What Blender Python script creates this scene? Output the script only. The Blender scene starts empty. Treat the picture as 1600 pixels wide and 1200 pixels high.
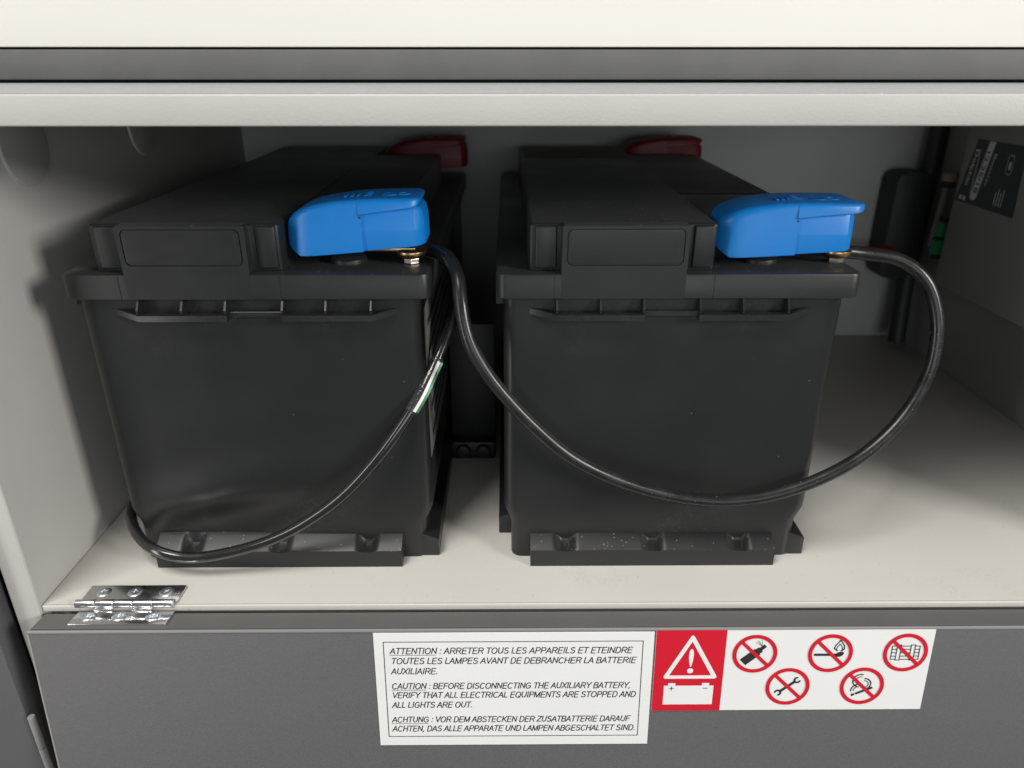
import bpy, bmesh, math, random
from mathutils import Vector, Matrix, Euler
R = math.radians
PI = math.pi
random.seed(7)
scene = bpy.context.scene
C = scene.collection

# ------------------------------------------------------------------ camera
cam = bpy.data.cameras.new('camera'); camo = bpy.data.objects.new('camera', cam); C.objects.link(camo)
cam.sensor_width = 36.0; cam.lens = 36.0 * 1150 / 1600
cam.clip_start = 0.01; cam.clip_end = 50
camo.location = (0, 0, 0.265)
camo.rotation_euler = (R(90 - 23.8), 0, R(-0.4))
cam.dof.use_dof = True; cam.dof.focus_distance = 0.37; cam.dof.aperture_fstop = 10.0
scene.camera = camo

# ------------------------------------------------------------------ world, lamps, exposure
w = bpy.data.worlds.new('World'); scene.world = w; w.use_nodes = True
bg = w.node_tree.nodes['Background']
bg.inputs[0].default_value = (0.93, 0.97, 1.0, 1); bg.inputs[1].default_value = 0.155

def area(name, loc, target, sx, sy, power, col):
    l = bpy.data.lights.new(name, 'AREA'); l.shape = 'RECTANGLE'; l.size = sx; l.size_y = sy
    l.energy = power; l.color = col
    o = bpy.data.objects.new(name, l); C.objects.link(o); o.location = loc
    d = Vector(target) - Vector(loc)
    o.rotation_euler = d.to_track_quat('-Z', 'Y').to_euler()
    return o
area('left_window_light', (-0.62, -0.46, 2.05), (-0.02, 0.35, 0.10), 0.80, 0.80, 41, (1.0, 0.975, 0.935))
area('right_window_light', (1.83, -0.93, 0.86), (-0.10, 0.36, 0.10), 0.46, 0.52, 33, (1.0, 0.975, 0.94))

area('front_fill_light', (0.30, -1.35, 0.22), (0.10, 0.60, 0.17), 1.10, 0.55, 4.6, (0.95, 0.985, 1.0))  # soft frontal fill, added to lift the rear wall and battery fronts
area('left_doorway_light', (-1.35, -0.62, 0.15), (0.0, 0.36, 0.10), 0.26, 1.70, 8.5, (1.0, 0.985, 0.95))

scene.view_settings.view_transform = 'Standard'
try: scene.view_settings.look = 'None'
except Exception: pass
scene.view_settings.exposure = 0.0
scene.view_settings.gamma = 1.0
scene.view_settings.use_curve_mapping = False

# ------------------------------------------------------------------ materials
def mat(name, col, rough=0.5, metal=0.0, spec=0.5, bump=None, var=None, specks=None, coat=0.0, smudge=None, scuff=None):
    """bump=(scale, distance, strength); var=(scale, amount); specks=(scale, amount, colour)"""
    m = bpy.data.materials.new(name); m.use_nodes = True
    nt = m.node_tree; N = nt.nodes; L = nt.links
    b = N['Principled BSDF']
    b.inputs['Base Color'].default_value = (*col, 1); b.inputs['Roughness'].default_value = rough
    b.inputs['Metallic'].default_value = metal; b.inputs['Specular IOR Level'].default_value = spec
    b.inputs['Coat Weight'].default_value = coat
    tc = N.new('ShaderNodeTexCoord')
    last = None
    if var:
        n = N.new('ShaderNodeTexNoise'); n.inputs['Scale'].default_value = var[0]; n.inputs['Detail'].default_value = 6
        L.new(tc.outputs['Object'], n.inputs['Vector'])
        r = N.new('ShaderNodeMapRange'); r.inputs['From Min'].default_value = .3; r.inputs['From Max'].default_value = .7
        r.inputs['To Min'].default_value = 1 - var[1]; r.inputs['To Max'].default_value = 1 + var[1]
        L.new(n.outputs['Fac'], r.inputs['Value'])
        mx = N.new('ShaderNodeVectorMath'); mx.operation = 'SCALE'
        mx.inputs[0].default_value = col; L.new(r.outputs['Result'], mx.inputs['Scale'])
        last = mx.outputs['Vector']
        L.new(last, b.inputs['Base Color'])
    if scuff:    # faint pale rub marks gathered in a few patches
        na = N.new('ShaderNodeTexNoise'); na.inputs['Scale'].default_value = 17; na.inputs['Detail'].default_value = 2
        nb_ = N.new('ShaderNodeTexNoise'); nb_.inputs['Scale'].default_value = 420; nb_.inputs['Detail'].default_value = 5; nb_.inputs['Distortion'].default_value = 1.5
        L.new(tc.outputs['Object'], na.inputs['Vector']); L.new(tc.outputs['Object'], nb_.inputs['Vector'])
        ra = N.new('ShaderNodeMapRange'); ra.inputs['From Min'].default_value = .60; ra.inputs['From Max'].default_value = .74; L.new(na.outputs['Fac'], ra.inputs['Value'])
        rb = N.new('ShaderNodeMapRange'); rb.inputs['From Min'].default_value = .48; rb.inputs['From Max'].default_value = .66; L.new(nb_.outputs['Fac'], rb.inputs['Value'])
        ml = N.new('ShaderNodeMath'); ml.operation = 'MULTIPLY'; L.new(ra.outputs['Result'], ml.inputs[0]); L.new(rb.outputs['Result'], ml.inputs[1])
        mk_ = N.new('ShaderNodeMath'); mk_.operation = 'MULTIPLY'; mk_.inputs[1].default_value = .5; L.new(ml.outputs[0], mk_.inputs[0])
        ms = N.new('ShaderNodeMix'); ms.data_type = 'RGBA'; ms.inputs['A'].default_value = (*col, 1); ms.inputs['B'].default_value = (*scuff, 1)
        if last: L.new(last, ms.inputs['A'])
        L.new(mk_.outputs[0], ms.inputs['Factor']); last = ms.outputs['Result']; L.new(last, b.inputs['Base Color'])
    if smudge:
        n2 = N.new('ShaderNodeTexNoise'); n2.inputs['Scale'].default_value = smudge[0]; n2.inputs['Detail'].default_value = 5
        n2.inputs['Roughness'].default_value = .6
        L.new(tc.outputs['Object'], n2.inputs['Vector'])
        r2 = N.new('ShaderNodeMapRange'); r2.inputs['From Min'].default_value = .3; r2.inputs['From Max'].default_value = .7
        r2.inputs['To Min'].default_value = rough - smudge[1]; r2.inputs['To Max'].default_value = rough + smudge[1]
        L.new(n2.outputs['Fac'], r2.inputs['Value']); L.new(r2.outputs['Result'], b.inputs['Roughness'])
    if specks:
        v = N.new('ShaderNodeTexVoronoi'); v.inputs['Scale'].default_value = specks[0]
        nz = N.new('ShaderNodeTexNoise'); nz.inputs['Scale'].default_value = specks[0] * 2.2
        L.new(tc.outputs['Object'], nz.inputs['Vector'])
        ad = N.new('ShaderNodeVectorMath'); ad.operation = 'MULTIPLY_ADD'
        ad.inputs[1].default_value = (.7 / specks[0],) * 3
        L.new(nz.outputs['Color'], ad.inputs[0]); L.new(tc.outputs['Object'], ad.inputs[2])
        L.new(ad.outputs['Vector'], v.inputs['Vector'])
        lt = N.new('ShaderNodeMath'); lt.operation = 'LESS_THAN'; lt.inputs[1].default_value = .17
        L.new(v.outputs['Distance'], lt.inputs[0])
        sp = N.new('ShaderNodeSeparateColor'); L.new(v.outputs['Color'], sp.inputs['Color'])
        l2 = N.new('ShaderNodeMath'); l2.operation = 'LESS_THAN'; l2.inputs[1].default_value = specks[1]
        L.new(sp.outputs['Red'], l2.inputs[0])
        mu = N.new('ShaderNodeMath'); mu.operation = 'MULTIPLY'
        L.new(lt.outputs[0], mu.inputs[0]); L.new(l2.outputs[0], mu.inputs[1])
        if len(specks) > 3:     # dust lies on upward faces only
            g = N.new('ShaderNodeNewGeometry'); sx = N.new('ShaderNodeSeparateXYZ'); L.new(g.outputs['Normal'], sx.inputs[0])
            gt = N.new('ShaderNodeMath'); gt.operation = 'GREATER_THAN'; gt.inputs[1].default_value = .6
            L.new(sx.outputs['Z'], gt.inputs[0])
            mu2 = N.new('ShaderNodeMath'); mu2.operation = 'MULTIPLY'
            L.new(mu.outputs[0], mu2.inputs[0]); L.new(gt.outputs[0], mu2.inputs[1]); mu = mu2
        mc = N.new('ShaderNodeMix'); mc.data_type = 'RGBA'
        mc.inputs['A'].default_value = (*col, 1)
        if last: L.new(last, mc.inputs['A'])
        mc.inputs['B'].default_value = (*specks[2], 1)
        L.new(mu.outputs[0], mc.inputs['Factor']); L.new(mc.outputs['Result'], b.inputs['Base Color'])
    if bump:
        n3 = N.new('ShaderNodeTexNoise'); n3.inputs['Scale'].default_value = bump[0]; n3.inputs['Detail'].default_value = 3
        L.new(tc.outputs['Object'], n3.inputs['Vector'])
        bp = N.new('ShaderNodeBump'); bp.inputs['Distance'].default_value = bump[1]; bp.inputs['Strength'].default_value = bump[2]
        L.new(n3.outputs['Fac'], bp.inputs['Height']); L.new(bp.outputs['Normal'], b.inputs['Normal'])
    return m

M = {}
M['beige'] = mat('beige_melamine', (.50, .49, .462), .50, bump=(1100, .00022, .45), var=(14, .03))
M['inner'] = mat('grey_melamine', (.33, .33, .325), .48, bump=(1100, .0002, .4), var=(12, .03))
M['rear'] = mat('grey_rear_board', (.47, .475, .47), .5, bump=(1100, .0002, .4), var=(12, .03))
M['floor'] = mat('cream_melamine', (.56, .54, .498), .45, bump=(900, .00022, .4), var=(9, .035), scuff=(.36, .34, .30), specks=(420, .03, (.42, .40, .36)))
M['cream'] = mat('cream_panel', (.85, .825, .755), .55, var=(5, .02))
M['char'] = mat('charcoal_laminate', (.108, .106, .109), .46, bump=(2000, .0003, .65), var=(1500, .1))
M['trim'] = mat('charcoal_edge', (.128, .128, .126), .6, spec=.25, bump=(900, .00012, .3), var=(40, .05))
M['topface'] = mat('pale_grey_top', (.30, .315, .335), .5, bump=(700, .0002, .4), var=(60, .05), specks=(300, .15, (.6, .6, .6)))  # separate bluish grey for the shelf's upper face, beige elsewhere
M['edge'] = mat('grey_edge_band', (.26, .255, .25), .42)
M['black'] = mat('black_polypropylene', (.0160, .0166, .0170), .34, spec=.5, bump=(900, .00006, .25), var=(25, .10), smudge=(14, .06), scuff=(.06, .06, .06), specks=(420, .008, (.10, .10, .098)))
M['lid'] = mat('black_lid_plastic', (.0150, .0156, .0160), .42, spec=.5, bump=(900, .00008, .3), var=(40, .12), smudge=(20, .06), specks=(480, .30, (.20, .20, .19), 1))
for q in ('lid',):
    pb = M[q].node_tree.nodes['Principled BSDF']; pb.inputs['Sheen Weight'].default_value = .06; pb.inputs['Sheen Roughness'].default_value = .45; pb.inputs['Sheen Tint'].default_value = (.8, .85, .85, 1)
M['plate'] = mat('matt_black_plate', (.0165, .017, .0175), .47, bump=(500, .0001, .3), var=(40, .3), smudge=(40, .08))
M['blue'] = mat('blue_plastic', (.004, .225, .70), .37, spec=.5, bump=(500, .00008, .25), var=(40, .06), specks=(150, .06, (.01, .05, .16)), smudge=(30, .06))
M['red'] = mat('red_plastic', (.20, .010, .018), .45)
M['redwire'] = mat('red_cable_sheath', (.22, .008, .016), .45)
M['cable'] = mat('black_cable_sheath', (.014, .014, .0145), .30, spec=.5, bump=(350, .00015, .35), var=(120, .25), smudge=(60, .08), specks=(500, .12, (.12, .12, .11)))
M['gloss'] = mat('glossy_black_sheath', (.012, .012, .0125), .16, spec=1.0, bump=(250, .0001, .3), smudge=(80, .06))
M['chrome'] = mat('chrome_steel', (.72, .72, .73), .20, metal=1.0, smudge=(150, .05), bump=(900, .00004, .3))
M['zinc'] = mat('zinc_screw', (.74, .77, .80), .34, metal=1.0, bump=(600, .0001, .3))
M['brass'] = mat('brass', (.62, .42, .20), .3, metal=1.0)
M['nickel'] = mat('nickel', (.75, .70, .62), .2, metal=1.0)
M['white'] = mat('white_vinyl', (.80, .80, .785), .38, bump=(90, .0002, .25), var=(30, .015))
M['ink'] = mat('black_ink', (.022, .022, .024), .5)
M['signred'] = mat('red_vinyl', (.62, .008, .026), .38, bump=(90, .0002, .25))
M['grey'] = mat('grey_box_paint', (.30, .30, .29), .45, bump=(600, .0001, .3))
M['lbl'] = mat('dark_label', (.045, .05, .055), .45)
M['silver'] = mat('silver_print', (.72, .73, .72), .5)
M['green'] = mat('green_print', (.05, .25, .09), .4, var=(600, .35))
M['greenplug'] = mat('green_plastic', (.04, .42, .15), .45)
M['clear'] = mat('glint_film', (.035, .035, .036), .14, bump=(420, .0004, .7), specks=(900, .25, (.6, .6, .6)))  # pale specks paint the glints of the clear film into its colour
M['dark'] = mat('dark_void_plastic', (.026, .028, .029), .55)
M['void'] = mat('black_painted_steel', (.007, .007, .0075), .5)
M['stick'] = mat('sticker_paper', (.17, .17, .165), .5, var=(20, .03))
M['olive'] = mat('olive_label', (.12, .12, .06), .5)
M['tan'] = mat('tan_plastic', (.45, .34, .22), .5)

# ------------------------------------------------------------------ mesh helpers
def link(name, me, m, parent=None, loc=None, rot=None, ang=40):
    o = bpy.data.objects.new(name, me); C.objects.link(o)
    if m: me.materials.append(m)
    if parent: o.parent = parent
    if loc is not None: o.location = loc
    if rot is not None: o.rotation_euler = rot
    return o
def build(name, bm, m, parent=None, loc=None, rot=None, ang=40):
    bmesh.ops.recalc_face_normals(bm, faces=bm.faces[:])
    me = bpy.data.meshes.new(name); bm.to_mesh(me); bm.free()
    me.shade_smooth(); me.set_sharp_from_angle(angle=R(ang))
    return link(name, me, m, parent, loc, rot)
def merge(dst, src, M4=None):
    me = bpy.data.meshes.new('t'); src.to_mesh(me); src.free()
    if M4: me.transform(M4)
    dst.from_mesh(me); bpy.data.meshes.remove(me)
def BM(): return bmesh.new()
def bx(bm, x0, x1, y0, y1, z0, z1, bev=0.0, seg=2, M4=None):
    t = BM(); bmesh.ops.create_cube(t, size=1)
    for v in t.verts: v.co = Vector(((x0+x1)/2 + v.co.x*(x1-x0), (y0+y1)/2 + v.co.y*(y1-y0), (z0+z1)/2 + v.co.z*(z1-z0)))
    if bev > 0: bmesh.ops.bevel(t, geom=t.edges[:], offset=bev, segments=seg, affect='EDGES', profile=.5, clamp_overlap=True)
    bmesh.ops.recalc_face_normals(t, faces=t.faces[:])
    merge(bm, t, M4); return bm
def cyl(bm, r, h, M4=None, n=32, bev=0.0, r2=None):
    t = BM(); bmesh.ops.create_cone(t, cap_ends=True, segments=n, radius1=r, radius2=r if r2 is None else r2, depth=h)
    if bev > 0:
        es = [e for e in t.edges if abs(e.verts[0].co.z - e.verts[1].co.z) < 1e-9 and e.verts[0].co.z > 0]
        bmesh.ops.bevel(t, geom=es, offset=bev, segments=3, affect='EDGES', profile=.5)
    merge(bm, t, M4 or Matrix()); return bm
def T(x, y, z): return Matrix.Translation((x, y, z))
def rrect(x0, x1, y0, y1, r, n=5):
    pts = []
    for cx, cy, a in ((x1-r, y0+r, -90), (x1-r, y1-r, 0), (x0+r, y1-r, 90), (x0+r, y0+r, 180)):
        for k in range(n+1):
            t = R(a + 90*k/n); pts.append((cx + r*math.cos(t), cy + r*math.sin(t)))
    return pts
def loft(bm, rings, caps=True):
    vs = [[bm.verts.new(p) for p in ring] for ring in rings]
    n = len(vs[0])
    for a, b in zip(vs, vs[1:]):
        for i in range(n):
            j = (i+1) % n
            bm.faces.new((a[i], a[j], b[j], b[i]))
    if caps:
        bm.faces.new(vs[0][::-1]); bm.faces.new(vs[-1])
    return vs
def poly(bm, pts, z=0.0):
    """flat sheet in XZ-style local coordinates (x, v) -> filled by triangulation"""
    vs = [bm.verts.new((x, z, y)) for x, y in pts]
    f = bm.faces.new(vs)
    bmesh.ops.triangulate(bm, faces=[f])
def ringpoly(bm, outer, inner, z=0.0):
    a = [bm.verts.new((x, z, y)) for x, y in outer]; b = [bm.verts.new((x, z, y)) for x, y in inner]
    n = len(a)
    for i in range(n):
        j = (i+1) % n; bm.faces.new((a[i], a[j], b[j], b[i]))
def stroke(bm, pts, wd, z=0.0):
    for (x0, y0), (x1, y1) in zip(pts, pts[1:]):
        dx, dy = x1-x0, y1-y0; l = math.hypot(dx, dy) or 1e-9
        nx, ny = -dy/l*wd/2, dx/l*wd/2
        ex, ey = dx/l*wd*.2, dy/l*wd*.2
        vs = [bm.verts.new((x, z, y)) for x, y in ((x0-ex+nx, y0-ey+ny), (x0-ex-nx, y0-ey-ny), (x1+ex-nx, y1+ey-ny), (x1+ex+nx, y1+ey+ny))]
        bm.faces.new(vs)
def circ(cx, cy, r, n=64, a0=0, a1=360): return [(cx + r*math.cos(R(a0+(a1-a0)*k/n)), cy + r*math.sin(R(a0+(a1-a0)*k/n))) for k in range(n)]
def text_bm(bm, s, x, y, width, cap, shear=0.0, z=0.0, center=False, bold=0.0, rot=None):
    """lettering as flat mesh: baseline-left at (x, y), cap height and full width fixed"""
    cu = bpy.data.curves.new('t', 'FONT'); cu.body = s; cu.size = 1; cu.shear = shear; cu.offset = bold; cu.resolution_u = 4
    o = bpy.data.objects.new('t', cu); C.objects.link(o)
    bpy.context.view_layer.update()
    me = bpy.data.meshes.new_from_object(o.evaluated_get(bpy.context.evaluated_depsgraph_get()))
    xs = [v.co.x for v in me.vertices]; lo, hi = min(xs), max(xs)
    sx = width/(hi-lo) if width else cap/.72
    sy = cap/.72
    for v in me.vertices:
        a, b = (v.co.x-lo)*sx, v.co.y*sy
        if rot: v.co = Vector(rot(x, y, a, b, z))
        else: v.co = Vector((x+a, z, y+b))
    bm.from_mesh(me); bpy.data.meshes.remove(me); bpy.data.objects.remove(o); bpy.data.curves.remove(cu)
AW = dict(A=667, B=667, C=722, D=722, E=667, F=611, G=778, H=722, I=278, K=667, L=556, M=833, N=722, O=778, P=667, Q=778, R=722, S=667, T=611, U=722, V=667, W=944, X=667, Y=667, Z=611)
def arc(cx, cy, rx, ry, a0, a1, n=10): return [(cx + rx*math.cos(R(a0+(a1-a0)*k/n)), cy + ry*math.sin(R(a0+(a1-a0)*k/n))) for k in range(n+1)]
_H = 680; _O = arc(389, 338, 305, 335, 0, 360, 24)
GLY = dict(
    A=[[(30, 0), (333, _H), (637, 0)], [(140, 240), (527, 240)]],
    B=[[(115, 0), (115, _H), (370, _H)] + arc(370, 525, 185, 155, 90, -90, 8) + [(115, 370)], [(370, 370)] + arc(390, 187, 200, 183, 90, -90, 8) + [(115, 0)]],
    C=[arc(375, 338, 290, 335, 42, 318, 20)], D=[[(120, 0), (120, _H), (330, _H)] + arc(330, 340, 310, 340, 90, -90, 14) + [(120, 0)]],
    E=[[(610, 0), (120, 0), (120, _H), (590, _H)], [(120, 355), (560, 355)]], F=[[(120, 0), (120, _H), (570, _H)], [(120, 350), (500, 350)]],
    G=[arc(395, 338, 310, 335, 45, 320, 20) + [(660, 100), (660, 320), (400, 320)]],
    H=[[(115, 0), (115, 716)], [(607, 0), (607, 716)], [(115, 360), (607, 360)]], I=[[(139, 0), (139, 716)]], K=[[(110, 0), (110, 716)], [(600, 716), (110, 250)], [(270, 400), (630, 0)]], L=[[(110, 716), (110, 36), (520, 36)]],
    M=[[(110, 0), (110, 690), (416, 30), (723, 690), (723, 0)]], N=[[(115, 0), (115, 690), (607, 30), (607, 716)]], O=[_O],
    P=[[(120, 0), (120, _H), (400, _H)] + arc(400, 500, 200, 180, 90, -90, 8) + [(120, 320)]], Q=[_O, [(440, 180), (700, -30)]],
    R=[[(120, 0), (120, _H), (420, _H)] + arc(420, 510, 205, 170, 90, -90, 8) + [(120, 340)], [(400, 340), (660, 0)]],
    S=[arc(335, 520, 220, 160, 25, 250, 10) + arc(330, 190, 245, 180, 65, -160, 12)], T=[[(20, _H), (590, _H)], [(305, _H), (305, 0)]],
    U=[[(115, 716), (115, 270)] + arc(361, 270, 246, 235, 180, 360, 12) + [(607, 716)]], V=[[(35, 716), (333, 20), (632, 716)]],
    W=[[(35, 716), (236, 20), (472, 690), (708, 20), (909, 716)]], X=[[(40, 716), (620, 0)], [(627, 716), (47, 0)]], Y=[[(35, 716), (333, 310), (632, 716)], [(333, 310), (333, 0)]],
    Z=[[(50, _H), (560, _H), (40, 36), (590, 36)]])
def lettering(bm, s, x, y, width, cap, shear, wt=98):
    adv = 0; segs = []
    for ch in s:
        if ch in AW:
            for pl in GLY[ch]: segs.append([(px+adv, py) for px, py in pl])
            adv += AW[ch]
        else:
            if ch in '.:': segs.append([(adv+95, 45), (adv+185, 45)])
            if ch == ':': segs.append([(adv+95, 450), (adv+185, 450)])
            if ch == ',': segs.append([(adv+150, 60), (adv+100, -110)])
            adv += 278
    k = cap/716; kx = width/adv
    for pl in segs: stroke(bm, [(x + px*kx + py*k*shear, y + py*k) for px, py in pl], wt*k)
def spline(pts, per=10):
    P = [Vector(p) for p in pts]; P = [P[0]*2-P[1]] + P + [P[-1]*2-P[-2]]
    out = []
    for i in range(1, len(P)-2):
        a, b, c, d = P[i-1:i+3]
        for k in range(per):
            t = k/per
            out.append(.5*((2*b) + (c-a)*t + (2*a-5*b+4*c-d)*t*t + (-a+3*b-3*c+d)*t**3))
    out.append(P[-2]); return out
def tube(bm, pts, r, n=16, caps=True):
    rings = []; up = Vector((0, 1, 0)); prev = None
    for i, p in enumerate(pts):
        t = (pts[min(i+1, len(pts)-1)] - pts[max(i-1, 0)]).normalized()
        if prev is None: nrm = up - t*up.dot(t)
        else: nrm = prev - t*prev.dot(t)
        if nrm.length < 1e-6: nrm = Vector((1, 0, 0))
        nrm.normalize(); prev = nrm; bi = t.cross(nrm)
        rr = r(i/(len(pts)-1)) if callable(r) else r
        rings.append([p + (nrm*math.cos(2*PI*k/n) + bi*math.sin(2*PI*k/n))*rr for k in range(n)])
    loft(bm, rings, caps)
def thing(name, label, cat, loc=(0, 0, 0), rot=(0, 0, 0), group=None):
    o = bpy.data.objects.new(name, None); C.objects.link(o); o.empty_display_size = .02
    o.location = loc; o.rotation_euler = rot; o['label'] = label; o['category'] = cat
    if group: o['group'] = group
    return o
def tag(o, label, cat, group=None):
    o['label'] = label; o['category'] = cat
    if group: o['group'] = group
    return o

# ================================================================== THE CABINET
XL, XR, YF, YB, ZT = -.2476, .405, .311, .7265, .2525
cab = thing('cabinet', 'beige battery locker with an open charcoal flap and a cream panel above', 'cabinet', (0, 0, 0))
b = BM(); bx(b, XL+.0004, XR-.0004, YF+.0016, YB-.0005, -.0040, 0, .00025, 2)
floor = build('floor_panel', b, M['floor'], cab)
b = BM(); bx(b, XL+.0004, XR-.0004, YF, YF+.0015, -.0040, -.00005, .0009, 3)
build('edge_band', b, M['floor'], floor)
b = BM(); bx(b, XL+.001, XR+.2, YF+.006, YB, -.017, -.0045); build('base_rail', b, M['inner'], cab)
b = BM(); bx(b, -.2618, XL, YF-.001, YB+.01, -.40, .2403, .0011, 3)
sp = build('side_panel', b, M['beige'], cab)
for yc in (.3951, .5285):
    c_ = BM(); cyl(c_, .0196, .0016, T(XL+.0007, yc, .2242) @ Matrix.Rotation(R(90), 4, 'Y'), 48, .0007)
    build('hole_cap', c_, M['beige'], sp)
b = BM(); bx(b, XR, XR+.014, YF, YB+.01, -.05, .2403); build('side_panel', b, M['inner'], cab)
b = BM(); bx(b, XL-.012, XR+.012, YB, YB+.012, -.05, .2403); build('rear_panel', b, M['rear'], cab)
b = BM(); bx(b, -.75, .95, .3095, YB+.012, .2406, ZT, .0007, 3); shelf = build('shelf_panel', b, M['beige'], cab)
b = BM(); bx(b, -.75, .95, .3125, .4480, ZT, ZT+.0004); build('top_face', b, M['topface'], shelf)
b = BM(); bx(b, -.75, .95, .4485, .4665, .2545, .2700, .0008, 2); build('trim_strip', b, M['trim'], cab)
b = BM(); bx(b, -.75, .95, .4660, .4720, .2515, .2720); build('shadow_gap', b, M['dark'], cab)
b = BM(); bx(b, -.75, .95, .4500, .4640, .2712, .62, .0008, 2); build('upper_panel', b, M['cream'], cab)

# the flap: hangs open below the floor, leaning 6 degrees outwards
FL = Matrix.Translation((0, .2953, -.003)) @ Matrix.Rotation(R(-6), 4, 'X')
FLR = (R(-6), 0, 0); FLP = (0, .2953, -.003)
b = BM(); bx(b, -.2463, .62, .0004, .0150, -.36, -.0003, .0006, 2)
flap = build('flap_door', b, M['char'], cab, FLP, FLR)
b = BM(); bx(b, -.2468, .62, -.0001, .0010, -.0016, .0002, .0004, 2); bx(b, -.2470, -.2460, .0001, .0146, -.36, -.0018, .0003, 2)
e_ = build('edge_band', b, M['edge'], flap)
b = BM(); bx(b, -.2455, .62, .0016, .0146, -.0002, .0003, .0001, 1)
build('top_edge', b, M['trim'], flap)

# butt hinge: one leaf on the floor, one on the top edge of the flap
hinge = bpy.data.objects.new('hinge', None); C.objects.link(hinge); hinge.parent = cab; hinge.location = (-.2020, .3112, 0); hinge.empty_display_size = .01
def leafz(bm, x0, x1, y0, y1, z): bx(bm, x0, x1, y0, y1, z, z+.0012, .0003, 2)
b = BM(); leafz(b, -.0255, .0262, .0015, .0148, .0002); build('leaf', b, M['chrome'], hinge)
b = BM(); leafz(b, -.0258, .0252, -.0121, -.0010, 0); build('leaf', b, M['chrome'], hinge, (0, 0, -.0044), (R(-6), 0, 0))
xs = [-.0266, -.0160, -.0062, .0041, .0145, .0252]
for k in range(5):
    b = BM(); cyl(b, .0022, xs[k+1]-xs[k]-.0003, T((xs[k]+xs[k+1])/2, 0, .0014) @ Matrix.Rotation(R(90), 4, 'Y'), 28, .0003)
    s = 1 if k % 2 == 0 else -1
    if s > 0: bx(b, xs[k]+.0002, xs[k+1]-.0002, .0005, .0030, .0002, .0016, .0003, 2)
    else: bx(b, xs[k]+.0002, xs[k+1]-.0002, -.0040, -.0005, -.0015, .0004, .0003, 2)
    build('knuckle', b, M['chrome'], hinge)
def screw_bm():
    b = BM(); rings = []
    for r, z in ((.0039, 0), (.0039, .0003), (.0036, .0006), (.0030, .0008), (.0022, .0009)):
        rings.append([(r*math.cos(2*PI*k/32), r*math.sin(2*PI*k/32), z) for k in range(32)])
    def cross(z, s):
        out = []
        for k in range(32):
            a = 2*PI*k/32; q = abs(math.cos(2*a)); r = s*(.45 + .55*q**3); out.append((r*math.cos(a), r*math.sin(a), z))
        return out
    rings.append(cross(.0009, .0019)); rings.append(cross(.0001, .0012))
    loft(b, rings); return b
me_screw = None
for (sx_, sy_, sz_, tilt) in [(-.2184, .3203, .0011, 0), (-.2014, .3202, .0011, 0), (-.1844, .3201, .0011, 0), (-.2201, .3056, -.0026, -6), (-.2039, .3057, -.0026, -6), (-.1862, .3055, -.0026, -6)]:
    loc = (sx_+.2020, sy_-.3112, sz_); rot = (R(tilt), 0, 0 if tilt else random.random()*1.5)
    if me_screw is None:
        o = build('screw', screw_bm(), M['zinc'], hinge, loc, rot, 30); me_screw = o.data
    else:
        o = bpy.data.objects.new('screw', me_screw); C.objects.link(o); o.parent = hinge; o.location = loc; o.rotation_euler = rot

# neighbouring door at the far left with its piano hinge
b = BM(); bx(b, -.18, .1535, .0, .015, 0, .462, .0008, 2); nd = build('side_door', b, M['char'], cab, (-.42, .30, -.40)); nd['label'] = 'charcoal side door with a piano hinge along its edge'
b = BM()
for k in range(10):
    cyl(b, .0019, .0235, T(.1570, -.0010, .322-k*.0242), 16, .0002)
build('piano_hinge', b, M['edge'], nd)
b = BM(); bx(b, -.60, -.2640, .318, .332, -.40, .2403); build('recess_shade', b, M['dark'], cab)  # dark box behind the door gap, recess shade put into its colour

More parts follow.
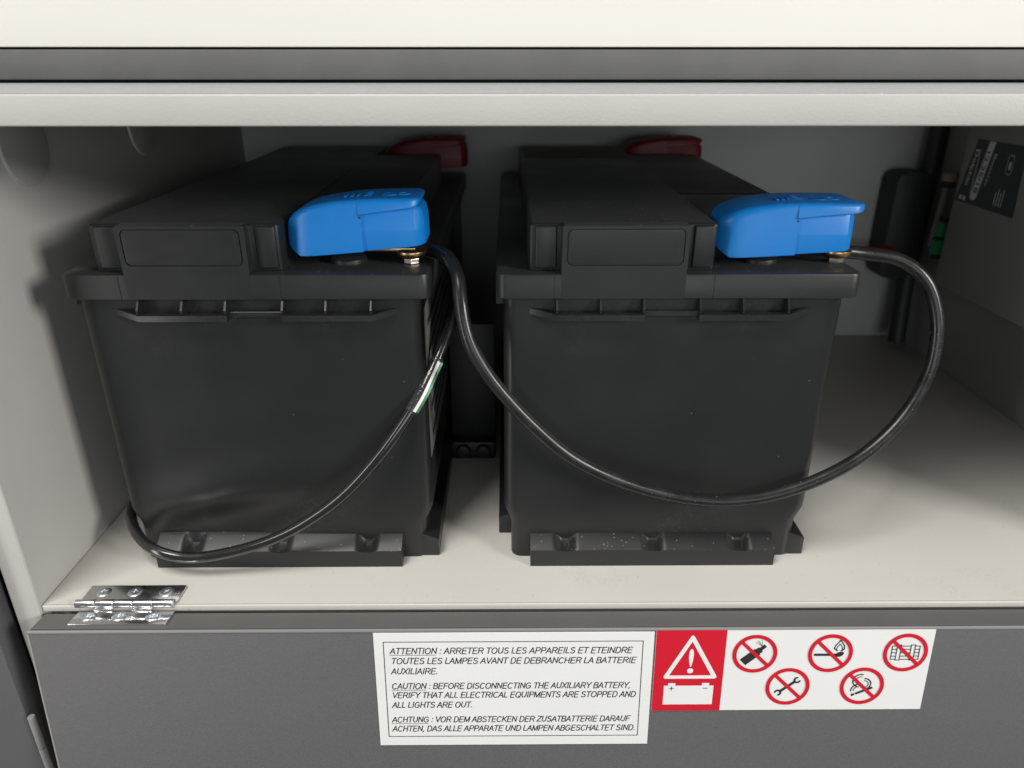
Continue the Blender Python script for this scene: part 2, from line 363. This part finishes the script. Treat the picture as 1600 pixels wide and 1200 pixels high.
# ================================================================== BATTERIES
def make_battery(label, loc, dent=0.0, gx=0.0, rz=0.0):
    t = thing('lead_acid_battery', label, 'battery', loc, (0, 0, rz), 'black batteries side by side in the locker')
    # case: rounded prism, a waist just above the foot
    b = BM(); rings = []
    zs = [0, .004, .018, .0215, .025, .029, .0325, .036] + [.042 + k*.006 for k in range(20)] + [.165]
    for z in zs:
        k = min(1, max(0, (z-.021)/.013)); k = k*k*(3-2*k)
        x0 = .0052*(1-k) + .0012*k; x1 = .1682*(1-k) + .1724*k
        ring = []
        for (x, y) in rrect(x0, x1, .0042, .3490, .0062, 6):
            ring.append((x, y, z))
        # refine the front edge (between last and first point) for the slight bulge
        a, c = ring[-1], ring[0]
        ext = []
        for q in range(1, 36):
            f = q/36; x = a[0]*(1-f) + c[0]*f; y = a[1]*(1-f)+c[1]*f
            if dent:
                g = math.exp(-((x-.060)/.040)**2 - ((z-.050 - .25*(x-.06))/.014)**2)
                g2 = math.exp(-((x-.055)/.050)**2 - ((z-.026 - .2*(x-.06))/.012)**2)
                y += dent*(.0034*g2 - .0040*g)
            ext.append((x, y, z))
        rings.append(ring + ext)
    loft(b, rings)
    case = build('case', b, M['black'], t, ang=50)
    # feet along both long sides
    def foot(x0, x1, y0, y1, s):
        b = BM()
        prof = [(0, 0), (1, 0), (1, .0115), (0, .0175)]
        r1 = []
        for y in (y0, y1):
            r1.append([(x0 + (x1-x0)*u, y, z) for u, z in prof])
        loft(b, r1); bmesh.ops.bevel(b, geom=b.edges[:], offset=.0007, segments=2, affect='EDGES', profile=.5)
        build('side_foot', b, M['black'], case)
    foot(.160, .1752, .0050, .330, 1); foot(.012, -.0022, .0270, .330, -1)
    # front hold-down ledge with three notches
    b = BM(); n = 150; x0, x1 = .0160, .1548; notches = (.0362, .0860, .1352); rings = []
    for i in range(n+1):
        x = x0 + (x1-x0)*i/n; d = 0
        for c in notches:
            u = abs(x-c)/.0072
            if u < 1: d = max(d, min(1, 1.25*(.5+.5*math.cos(PI*u))))
        rings.append([(x, -.0052, 0), (x, -.0052, .0108 - .0008*d), (x, -.0045 + .0006*d, .0115 - .0018*d), (x, .0010, .0142 - .0044*d), (x, .0034 + .0002*d, .0158 - .0046*d), (x, .0050, .0164 - .0022*d), (x, .0060, .0166), (x, .0060, 0)])
    loft(b, rings)
    build('hold_down_ledge', b, M['lid'], case, ang=35)
    # grip rail under the lid: two outer lips with three ribs each, recessed middle
    b = BM()
    for pts in ([(.0144, .0040, .0004), (.0278, -.0022, -.0014), (.0713, -.0022, -.0014)], [(.0983, -.0022, -.0014), (.1424, -.0022, -.0014), (.1545, .0040, .0004)]):
        rings = []
        for x, y, dz in [(q[0]+gx, q[1], q[2]) for q in pts]: rings.append([(x, y, .1478+dz), (x, y, .1508+dz), (x, y+.0013, .1512+dz), (x, .0050, .1500+dz), (x, .0050, .1478+dz)])
        loft(b, rings)
    bx(b, gx+.0710, gx+.0985, .0012, .0050, .1476, .1504, .0003, 1)
    for x in (.0278, .0494, .0708, .0988, .1201, .1424):
        x += gx; rings = []
        for dx in (-.0005, .0005):
            rings.append([(x+dx, .0050, .1480), (x+dx, -.0018, .1500), (x+dx, -.0022, .1520), (x+dx, .0006, .1560), (x+dx, .0006, .1582), (x+dx, .0050, .1582)])
        loft(b, rings)
    build('grip_rail', b, M['black'], case, ang=30)
    # lid: skirt, high middle box, wide rear block
    b = BM(); tb = BM()
    base = rrect(0, .175, 0, .353, .0058, 6)
    def rr(z, i): return [(x, y, z) for x, y in rrect(-.0024+i, .1774-i, i, .353-i, .0056-i*.6, 6)]
    loft(tb, [rr(.1570, .0004), rr(.1574, 0), rr(.1684, 0), rr(.1693, .0004), rr(.1697, .0013)])
    merge(b, tb)
    for x in (.0262, .1045): bx(b, x-.00015, x+.00015, -.00018, .001, .1574, .1688)
    bx(b, .0140, .1050, .0062, .3480, .1690, .1930, .0016, 3)
    bx(b, .0180, .1600, .0950, .2900, .1690, .1926, .0016, 3)
    bx(b, .0168, .0275, .0046, .0090, .1712, .1922, .0010, 3)
    bx(b, .0935, .1036, .0046, .0090, .1712, .1922, .0010, 3)
    bx(b, -.0026, .002, .010, .020, .1515, .1572, .0004, 1)
    lid = build('lid', b, M['lid'], t, ang=35)
    # front name plate: slab with a rounded-rectangle groove
    b = BM(); px0, px1, pz0, pz1 = .0295, .0905, .15705, .1934
    def L4(i, r, y): return [(x, y, z) for x, z in rrect(px0+i, px1-i, pz0+i, pz1-i, r, 6)]
    gx0, gx1, gz0, gz1 = .0318, .0884, .1738, .1918
    def G(i, y): return [(x, y, z) for x, z in rrect(gx0+i, gx1-i, gz0+i, gz1-i, .0030-i*.5, 6)]
    loft(b, [L4(0, .0012, .0075), L4(0, .0012, .0001), L4(.0002, .0010, -.0001), G(0, -.0001), G(.00012, .0007), G(.00055, .0007), G(.00068, -.0002), G(.0012, -.00025)])
    build('front_plate', b, M['lid'], lid, ang=35)
    # round vent boss under the terminal cover
    b = BM(); cyl(b, .0092, .0030, T(.1335, .026, .1706), 40, .0008)
    build('vent_boss', b, M['lid'], t)
    b = BM(); cyl(b, .0075, .016, T(.1500, .028, .1860), 32, .0008); build('terminal_post', b, M['nickel'], t)
    b = BM(); cyl(b, .0075, .016, T(.1500, .325, .1770), 32, .0008); build('terminal_post', b, M['nickel'], t)
    return t
batL = make_battery('left black battery with a scuffed lower front and a sticker on its right side', (-.2150, .3480, 0), 1.0, .0055)
batR = make_battery('right black battery beside the bare floor, crossed by the long looping cable', (-.0031, .3480, 0), 0.0, 0.0)
# paper sticker on the right-hand side of the left battery
b = BM(); bx(b, .1725, .1728, .0120, .240, .062, .149); st = build('side_sticker', b, M['stick'], batL)
st['label'] = 'grey paper sticker with dark print'
b = BM()
for k in range(9):
    bx(b, .1727, .1730, .022+.013*(k % 2), .022+.13-.02*(k % 3), .070+k*.0082, .0735+k*.0082)
build('sticker_print', b, M['ink'], st)
b = BM(); bx(b, .018, .100, .255, .340, .1930, .1933); o = build('top_sticker', b, M['olive'], batR)

# ------------------------------------------------------------------ terminal covers
def section(x, zb, zt, d, dt, r, zm=0):
    """rounded four-sided cross-section in YZ: half depth d at the bottom, dt at the top"""
    pts = [(-d, zb), (d, zb), (dt, zt), (-dt, zt)]
    rad = [.0006, .0006, r, r]; out = []
    if zm: pts = [(-d, zb), (d, zb), (d, zm), (dt, zt), (-dt, zt), (-d, zm)]; rad = [.0006, .0006, .0005, r, r, .0005]
    for i in range(len(pts)):
        p = Vector(pts[i]); a = Vector(pts[i-1]); c = Vector(pts[(i+1) % len(pts)])
        da = (a-p).normalized(); dc = (c-p).normalized()
        rr = min(rad[i], (a-p).length*.49, (c-p).length*.49)
        s, e = p+da*rr, p+dc*rr
        for k in range(6):
            f = k/5; q = s*(1-f)**2 + p*2*f*(1-f) + e*f*f
            out.append((x, q.x, q.y))
    return out
def make_cover(label, loc, rot, m, lid_end, group):
    t = thing('terminal_cover', label, 'terminal cover', loc, rot, group)
    b = BM(); D = .0180
    st_ = [(.0000, .0075, .0135, .0085, .0070, .002), (.0006, .0052, .0158, .0110, .0090, .003), (.0022, .0032, .0180, .0132, .0112, .0035), (.0046, .0014, .0202, .0152, .0130, .0040),
           (.0068, .0000, .0216, .0166, .0142, .0042), (.0100, .0001, .0229, .0176, .0152, .0042), (.0145, .0003, .0243, D, .0158, .0040), (.0200, .0006, .0253, D, .0160, .0036), (.0270, .0010, .0262, D, .0162, .0032),
           (.0330, .0014, .0267, D, .0164, .0028), (.0385, .0017, .0269, D, .0165, .0026)]
    loft(b, [section(*s) for s in st_])
    shell = build('shell', b, m, t, ang=48)
    b = BM(); d2 = .0164
    st2 = [(.0350, .0016, .0222, d2, .0150, .002), (.0600, .0032, .0230, d2, .0146, .002), (.0640, .0035, .0228, d2-.0006, .0138, .0022), (.0662, .0037, .0222, d2-.0022, .0120, .0025), (.0678, .0039, .0205, d2-.0045, .0110, .0022), (.0686, .0042, .0165, d2-.0064, .0098, .0022)]
    loft(b, [section(*s, .0118) for s in st2])
    build('rear_housing', b, m, t, ang=24)
    b = BM(); e = lid_end
    st3 = [(.0375, .0196, .0269, .0178, .0165, .0026), (.0480, .0208, .0271, .0178, .0168, .0024), (e-.006, .0222, .0270, .0178, .0168, .0022), (e-.003, .0226, .0269, .0170, .0160, .0020), (e-.0008, .0232, .0266, .0152, .0146, .0014), (e, .0240, .0262, .0140, .0136, .0008)]
    loft(b, [section(*s) for s in st3])
    build('snap_lid', b, m, t, ang=48)
    b = BM()
    for i, (x, y, a, c) in enumerate(((.030, -.004, .0012, .006), (.033, -.003, .0011, .007), (.036, -.002, .0010, .006), (.041, -.005, .0040, .0009), (.041, .000, .0035, .0009), (.041, .004, .0028, .0009))):
        bx(b, x-a/2, x+a/2, y-c/2, y+c/2, .0266, .0273, .0001, 1)
    for (x, y, r) in ((.0515, -.003, .0042), (.0585, -.003, .0034)):
        o_ = [(x+r*math.cos(2*PI*k/24), y+r*math.sin(2*PI*k/24)) for k in range(24)]; i_ = [(x+r*.74*math.cos(2*PI*k/24), y+r*.74*math.sin(2*PI*k/24)) for k in range(24)]
        loft(b, [[(p[0], p[1], .0268) for p in o_], [(p[0], p[1], .0274) for p in o_], [(p[0], p[1], .0274) for p in i_], [(p[0], p[1], .0268) for p in i_]], False)
    for k in range(3): bx(b, .0496+k*.0014, .0502+k*.0014, -.006, .0005, .0268, .02735)
    build('embossed_mark', b, m, t)
    return t
make_cover('blue terminal cover on the left battery, its snap lid ending short', (-.1088, .3752, .1758), (0, R(-1.2), 0), M['blue'], .0668, 'blue terminal covers')
make_cover('blue terminal cover on the right battery, its snap lid jutting out over the end', (.1035, .3752, .1750), (0, R(.6), 0), M['blue'], .0706, 'blue terminal covers')
make_cover('dim red terminal cover at the back of the left battery', (-.1030, .672, .1765), (0, 0, 0), M['red'], .0668, 'red terminal covers')
make_cover('dim red terminal cover at the back of the right battery', (.1000, .672, .1765), (0, 0, 0), M['red'], .0668, 'red terminal covers')
for x, lab in ((-.0485, 'brass cable clamp under the left blue terminal cover'), (.1680, 'brass cable clamp under the right blue terminal cover')):
    t = thing('cable_clamp', lab, 'clamp', (x, .3700, .1698), (0, 0, 0), 'brass clamps under the blue covers')
    b = BM(); rings = []
    for r, z in ((.0030, .0028), (.0052, .0030), (.0068, .0040), (.0076, .0056), (.0074, .0066), (.0040, .0070)):
        rings.append([(r*math.cos(2*PI*k/32), r*math.sin(2*PI*k/32), z) for k in range(32)])
    loft(b, rings); bx(b, -.022, .002, .0, .012, .0058, .0076, .0004, 2); build('brass_washer', b, M['brass'], t)
    b = BM(); cyl(b, .0042, .0026, T(0, 0, .0016), 6, .0004); cyl(b, .0024, .0020, T(0, 0, .0008), 16, .0004); build('hex_nut', b, M['nickel'], t)

# ------------------------------------------------------------------ cables
C1 = [(-.0480, .380, .1755), (-0.04, 0.378, 0.1745), (-0.0341, 0.372, 0.1741), (-0.0285, 0.362, 0.1733), (-0.0242, 0.352, 0.1675), (-0.0226, 0.345, 0.1573), (-0.0205, 0.341, 0.1448), (-0.016, 0.339, 0.1321), (-0.0057, 0.338, 0.1152), (0.0122, 0.338, 0.0936), (0.0344, 0.339, 0.0726), (0.0625, 0.34, 0.057), (0.0929, 0.341, 0.0473), (0.1215, 0.342, 0.0441), (0.1476, 0.343, 0.0479), (0.1736, 0.346, 0.0569), (0.1967, 0.352, 0.0686), (0.2158, 0.359, 0.0861), (0.2283, 0.366, 0.1086), (0.2307, 0.371, 0.1307), (0.2265, 0.375, 0.1491), (0.2185, 0.378, 0.1612), (0.2055, 0.381, 0.1687), (0.1868, 0.382, 0.1713), (.170, .380, .1735)]
b = BM(); tube(b, spline(C1, 10), .0035, 20)
tag(build('battery_cable', b, M['cable'], None, ang=60), 'long black cable hanging in a loop between the two blue covers', 'cable')
C2 = [(-.045, .405, .166), (-0.0326, 0.4, 0.1622), (-0.0269, 0.395, 0.1527), (-0.0281, 0.385, 0.1411), (-0.0332, 0.372, 0.1274), (-0.0399, 0.36, 0.1138), (-0.048, 0.35, 0.0998), (-0.0652, 0.342, 0.0763), (-0.0868, 0.338, 0.0525), (-0.1088, 0.336, 0.0356), (-0.1308, 0.335, 0.0238), (-0.1562, 0.334, 0.0162), (-0.1777, 0.334, 0.0137), (-0.1965, 0.338, 0.0164), (-0.211, 0.35, 0.0191), (-0.2215, 0.368, 0.0209), (-0.2300, 0.4, 0.0180), (-0.2330, 0.45, 0.0060), (-.2330, .50, .0040), (-.2300, .60, .0040)]
t2 = thing('earth_cable', 'thin glossy black cable sweeping down across the left battery to the floor', 'cable', (-.0399, .36, .1138))
off = Vector((.0399, -.36, -.1138))
b = BM(); S2 = spline(C2, 10); tube(b, [p+off for p in S2], .0030, 20); build('sheath', b, M['gloss'], t2, ang=60)
# marker sleeve with a green and white strip
a0, a1 = 48, 62
seg = [S2[i]+off for i in range(46, 63)]
b = BM(); tube(b, seg, lambda u: .0034 + .00025*math.sin(u*3.1), 18); mk = build('marker_sleeve', b, M['clear'], t2, ang=60)
b = BM(); g = BM()
for bmx, o0, o1 in ((b, .0003, .0019), (g, .0020, .0034)):
    rings = []
    for i in range(0, 16):
        p = seg[i]; tt = (seg[i+1]-seg[i]).normalized(); sd = tt.cross(Vector((0, 1, 0))).normalized()
        if sd.x < 0: sd = -sd
        fr = Vector((0, -.0046 if bmx is b else -.0036, 0))
        rings.append([p+sd*o0+fr, p+sd*o1+fr+Vector((0, .0004, 0)), p+sd*o1+fr+Vector((0, .0014, 0)), p+sd*o0+fr+Vector((0, .0010, 0))])
    loft(bmx, rings)
build('white_strip', b, M['white'], mk); build('green_strip', g, M['green'], mk)

# ================================================================== SIGNS ON THE FLAP
def flat(name, bm, m, parent, y):
    for v in bm.verts: v.co.y += y
    me = bpy.data.meshes.new(name); bmesh.ops.recalc_face_normals(bm, faces=bm.faces[:])
    for f in bm.faces:
        if f.normal.y > 0: f.normal_flip()
    bm.to_mesh(me); bm.free(); return link(name, me, m, parent)
cs = thing('caution_sticker', 'white rectangular sticker with three paragraphs of black italic text in a thin frame', 'sign', FLP, FLR)
b = BM(); bx(b, -.0695, .0757, -.0001, .0005, -.0738, -.0020, .0001, 1); build('backing', b, M['white'], cs)
b = BM(); ringpoly(b, [(-.0647, -.0072), (.0702, -.0072), (.0702, -.0680), (-.0647, -.0680)], [(-.0643, -.0076), (.0698, -.0076), (.0698, -.0676), (-.0643, -.0676)])
flat('border_line', b, M['ink'], cs, -.00022)
LN = [('ATTENTION : ARRETER TOUS LES APPAREILS ET ETEINDRE', -.0613, .0648, -.0147), ('TOUTES LES LAMPES AVANT DE DEBRANCHER LA BATTERIE', -.0609, .0670, -.0209), ('AUXILIAIRE.', -.0612, -.0366, -.0273),
      ('CAUTION : BEFORE DISCONNECTING THE AUXILIARY BATTERY,', -.0614, .0649, -.0367), ('VERIFY THAT ALL ELECTRICAL EQUIPMENTS ARE STOPPED AND', -.0614, .0679, -.0425), ('ALL LIGHTS ARE OUT.', -.0617, -.0188, -.0488),
      ('ACHTUNG : VOR DEM ABSTECKEN DER ZUSATBATTERIE DARAUF', -.0622, .0655, -.0584), ('ACHTEN, DAS ALLE APPARATE UND LAMPEN ABGESCHALTET SIND.', -.0623, .0687, -.0644)]
b = BM()
for s, x0, x1, y in LN: lettering(b, s, x0-.0003, y, x1-x0, .0037, .21)
for x0, x1, y in ((-.0614, -.0377, -.0155), (-.0615, -.0436, -.0375), (-.0624, -.0431, -.0593)): stroke(b, [(x0, y), (x1, y)], .00026)
flat('lettering', b, M['ink'], cs, -.00020)

ws = thing('hazard_sticker', 'red and white sticker with a warning triangle and five crossed-out pictograms', 'sign', FLP, FLR)
b = BM(); bx(b, .0767, .2213, -.0001, .0005, -.0517, -.0010, .0001, 1); build('backing', b, M['white'], ws)
b = BM(); poly(b, rrect(.0767, .1132, -.0517, -.0010, .0006, 3)); flat('red_field', b, M['signred'], ws, -.00018)
def rtri(ax, ay, lx, ly, rx, ry, r):
    P = [Vector((ax, ay)), Vector((rx, ry)), Vector((lx, ly))]; out = []
    for i in range(3):
        p, a, c = P[i], P[i-1], P[(i+1) % 3]; da = (a-p).normalized(); dc = (c-p).normalized(); s, e = p+da*r, p+dc*r
        for k in range(7):
            f = k/6; q = s*(1-f)**2 + p*2*f*(1-f) + e*f*f; out.append((q.x, q.y))
    return out
b = BM()
ringpoly(b, rtri(.0956, -.0030, .0810, -.0310, .1106, -.0310, .0026), rtri(.0956, -.0079, .0847, -.0289, .1068, -.0289, .0003))
poly(b, [(.0956+.0016*math.sin(2*PI*k/28)*(.74+.26*math.cos(2*PI*k/28)), -.0180+.0056*math.cos(2*PI*k/28)) for k in range(28)])
poly(b, circ(.0956, -.0260, .0016, 24))
flat('warning_triangle', b, M['white'], ws, -.00034)
b = BM()
for q in ((.0824, .1087, -.0475, -.0354), (.0846, .0884, -.0354, -.0338), (.1025, .1063, -.0354, -.0338)): poly(b, [(q[0], q[2]), (q[1], q[2]), (q[1], q[3]), (q[0], q[3])])
bs = flat('battery_symbol', b, M['white'], ws, -.00034)
b = BM(); stroke(b, [(.0853, -.0371), (.0877, -.0371)], .00034); stroke(b, [(.0865, -.0359), (.0865, -.0383)], .00034); stroke(b, [(.1032, -.0370), (.1056, -.0370)], .00034)
flat('polarity_mark', b, M['ink'], bs, -.00050)
RR = .0117
def rotp(pts, a, s=RR, dx=0, dy=0):
    ca, sa = math.cos(R(a)), math.sin(R(a)); return [((x*ca-y*sa)*s+dx, (x*sa+y*ca)*s+dy) for x, y in pts]
def pict_can(b, cx, cy):
    poly(b, rotp([(-.68, -.20), (.16, -.20), (.16, .20), (-.68, .20)], 42, RR, cx, cy))
    poly(b, rotp([(.14, -.15), (.34, -.15), (.34, .15), (.14, .15)], 42, RR, cx, cy))
    poly(b, rotp([(.33, -.075), (.62, -.075), (.62, .10), (.33, .10)], 42, RR, cx, cy))
    for dx, dy in ((-.30, .20), (-.18, .30), (-.02, .34), (-.24, .27)):
        stroke(b, [(cx+.30*RR, cy+.40*RR), (cx+(.30+dx)*RR, cy+(.40+dy)*RR)], .00016)
def pict_match(b, cx, cy):
    poly(b, [(cx-.72*RR, cy-.14*RR), (cx-.72*RR, cy-.02*RR), (cx+.30*RR, cy-.02*RR), (cx+.30*RR, cy-.14*RR)])
    poly(b, [(cx+(.42+.19*math.cos(2*PI*k/20))*RR, cy+(-.06+.13*math.sin(2*PI*k/20)+.05*math.cos(2*PI*k/20))*RR) for k in range(20)])
    for s in (1, .62):
        stroke(b, [(cx+(.38+q[0]*s)*RR, cy+(.10+q[1]*s+(1-s)*.05)*RR) for q in ((.12, .02), (.22, .14), (.20, .30), (.08, .48), (0, .60))], .0005*s+.0001)
        stroke(b, [(cx+(.38+q[0]*s)*RR, cy+(.10+q[1]*s+(1-s)*.05)*RR) for q in ((-.10, .03), (-.24, .16), (-.18, .32), (-.04, .50), (-.02, .58))], .00046*s+.0001)
def pict_crate(b, cx, cy):
    wd = .00044
    def q(*p): return [(cx+x*RR, cy+y*RR) for x, y in p]
    for x0, x1, y0, y1 in ((-.40, -.22, -.40, .40), (.22, .40, -.40, .40)):
        stroke(b, q((x0, y0), (x1, y0), (x1, y1), (x0, y1), (x0, y0)), wd)
    stroke(b, q((-.62, -.36), (-.62, .34)), wd); stroke(b, q((.62, -.36), (.62, .34)), wd)
    for y in (-.36, -.19, -.01, .17, .34):
        for x0, x1 in ((-.62, -.40), (-.22, .22), (.40, .62)): stroke(b, q((x0, y), (x1, y)), wd)
def pict_wrench(b, cx, cy):
    A = 40
    poly(b, rotp([(-.42, -.065), (.42, -.065), (.42, .065), (-.42, .065)], A, RR, cx, cy))
    for s in (-1, 1):
        o_ = circ(0, 0, .17, 20, 35, 325); i_ = circ(0, 0, .085, 20, 42, 318)
        o_ = [(s*(.53)+s*x, y) for x, y in o_]; i_ = [(s*.55+s*x*1.15, y) for x, y in i_]
        vs = rotp(o_, A, RR, cx, cy); vi = rotp(i_, A, RR, cx, cy)
        a = [b.verts.new((x, 0, y)) for x, y in vs]; c = [b.verts.new((x, 0, y)) for x, y in vi]
        for k in range(len(a)-1): b.faces.new((a[k], a[k+1], c[k+1], c[k]))
def pict_smoke(b, cx, cy):
    def q(*p): return [(cx+x*RR, cy+y*RR) for x, y in p]
    stroke(b, q((-.22, -.42), (.48, -.10)), .0013); stroke(b, q((-.40, -.50), (-.31, -.46)), .0014)
    for r, wd in ((.31, .00066), (.19, .00042)):
        stroke(b, [(cx+(-.16+r*math.cos(R(a)))*RR, cy+(-.26+r*1.1*math.sin(R(a)))*RR) for a in range(80, 186, 15)], wd)
        stroke(b, [(cx+(.10+r*.95*math.cos(R(a)))*RR, cy+(.10+r*.95*math.sin(R(a)))*RR) for a in range(-70, 106, 15)], wd)
        stroke(b, [(cx+(-.10+r*1.1*math.cos(R(a)))*RR, cy+(.28+r*1.1*math.sin(R(a)))*RR) for a in range(75, 260, 15)], wd)
for (cx, v, fn, lab) in ((.1286, .0156, pict_can, 'red prohibition ring over a spray can'), (.1480, .0363, pict_wrench, 'red prohibition ring over a wrench'), (.1681, .0155, pict_match, 'red prohibition ring over a burning match'), (.1875, .0362, pict_smoke, 'red prohibition ring over a smoking cigarette'), (.2073, .0153, pict_crate, 'red prohibition ring over a wooden crate')):
    b = BM(); ringpoly(b, circ(cx, -v, RR), circ(cx, -v, RR-.0021)); d = (RR-.0010)*.7071
    stroke(b, [(cx-d, -v+d), (cx+d, -v-d)], .0019, .00004)
    o = flat('prohibition_ring', b, M['signred'], ws, -.00044); o['label'] = lab
    b = BM(); fn(b, cx, -v); flat('pictogram', b, M['ink'], o, -.00030)

# ================================================================== THINGS AT THE BACK RIGHT
bo = thing('charge_booster', 'grey charging box on the right wall with a dark printed label', 'charger', (.390, .58, .16))
b = BM(); bx(b, -.015, .0149, -.085, .0455, -.074, .0795, .0012, 2); build('housing', b, M['grey'], bo)
def W(bm, y0, y1, z0, z1, x): bx(bm, x, x+.0004, y0, y1, z0, z1)
# label: its reading direction runs downwards, letter tops point to the front
b = BM(); vs_ = [(-.0153, y, z) for y, z in ((.030, .0475), (.0430, -.0022), (-.0340, -.0030), (-.0300, .0475))]
loft(b, [vs_, [(x+.0004, y, z) for x, y, z in vs_]]); lb = build('printed_label', b, M['lbl'], bo)
lb['label'] = 'dark label with silver lettering reading downwards'
def lr(x, y, a, bb, z): return (-.01558, y - bb + a*.17, x - a)     # baseline down -Z, letter tops to -Y
b = BM(); vs_ = [(-.01545, y, z) for y, z in ((.0145, .0470), (.0235, .0040), (.0225, .0020), (.0195, .0012), (.0165, .0022), (.0155, .0040), (.0070, .0470))]
loft(b, [vs_, [(x+.0001, y, z) for x, y, z in vs_]]); build('silver_band', b, M['silver'], lb)
b = BM(); text_bm(b, '12.25/18', .0395, 0.0150, .0325, .0046, 0, bold=.012, rot=lr); build('model_number', b, M['ink'], lb)
b = BM(); text_bm(b, 'Booster', .0385, .0050, .0250, .0038, 0, rot=lr)
text_bm(b, 'Dolphin', .0395, .0290, .0280, .0043, 0, bold=.02, rot=lr)
for k in range(4): bx(b, -.01558, -.0155, -.0085-k*.0030, -.0078-k*.0030, .002, .012 + (k % 2)*.003)
bx(b, -.01558, -.0155, .0235, .0242, .005, .040)
for k in range(2): bx(b, -.01558, -.0155, .0290+k*.005, .0325+k*.005, -.0005, .0030)
o_ = rrect(-.0195, -.0125, .026, .040, .002, 4); i_ = rrect(-.0191, -.0129, .0264, .0396, .0017, 4)
loft(b, [[(-.01556, y, z) for y, z in o_], [(-.01556, y, z) for y, z in i_]], False)
bx(b, -.01558, -.0155, -.0172, -.0150, .0295, .0350)
build('label_print', b, M['silver'], lb)

b = BM(); tube(b, spline([(.396, .708, .24), (.3955, .707, .18), (.394, .705, .12), (.392, .70, .06), (.39, .69, .006)], 8), .0080, 16)
tag(build('conduit', b, M['dark'], None), 'black corrugated conduit running down the far right corner', 'conduit')
pt = thing('black_plug_box', 'dark rounded plug box against the back wall behind the right blue cover', 'box', (.378, .7080, .07))
b = BM(); loft(b, [[(x, y, z) for x, z in rrect(-.0175, .0150, 0, .1000, .009, 6)] for y in (-.014, .014)]); bmesh.ops.bevel(b, geom=[e for e in b.edges if abs(e.verts[0].co.y-e.verts[1].co.y) < 1e-6], offset=.002, segments=2, affect='EDGES', profile=.5)
build('housing', b, M['dark'], pt)
fu = thing('fuse_holder', 'thin pale fuse tube with a tan cap and two green plugs on the right wall', 'fuse', (.3905, .6660, .12))
b = BM(); tube(b, spline([(.002, .002, .052), (.0, .001, .020), (-.002, 0, -.012)], 8), .0030, 14); build('fuse_tube', b, M['grey'], fu)
b = BM(); cyl(b, .0058, .0070, T(.001, 0, .0500), 20, .0008); build('tan_cap', b, M['tan'], fu)
b = BM(); cyl(b, .0060, .0050, T(.001, 0, .0435), 20, .0005); build('black_ring', b, M['dark'], fu)
for z, r in ((.0060, .0045), (-.0100, .0062)):
    b = BM(); cyl(b, r, .0130, T(.000, -.008, z), 20, .0012); build('green_plug', b, M['greenplug'], fu)
b = BM(); cyl(b, .0040, .036, T(.000, -.008, -.003), 16, .0005); build('black_core', b, M['dark'], fu)
b = BM(); tube(b, spline([(.185, .690, .150), (.25, .700, .128), (.31, .690, .104), (.345, .69, .100), (.385, .700, .100)], 8), .0025, 14)
tag(build('red_cable', b, M['redwire'], None), 'dim red cable running behind the right blue cover along the back wall', 'cable')
br = thing('floor_bracket', 'black bracket with two bolt heads on the floor between the batteries', 'bracket', (-.0245, .466, 0))
b = BM(); bx(b, -.016, .016, 0, .012, .0, .014, .002, 2); bx(b, -.016, .016, .010, .014, .0, .10, .001, 2); build('strap', b, M['void'], br)
for x in (-.0070, .0072):
    b = BM(); cyl(b, .0050, .004, T(x, -.0015, .0075) @ Matrix.Rotation(R(90), 4, 'X'), 20, .001); build('bolt_head', b, M['void'], br)
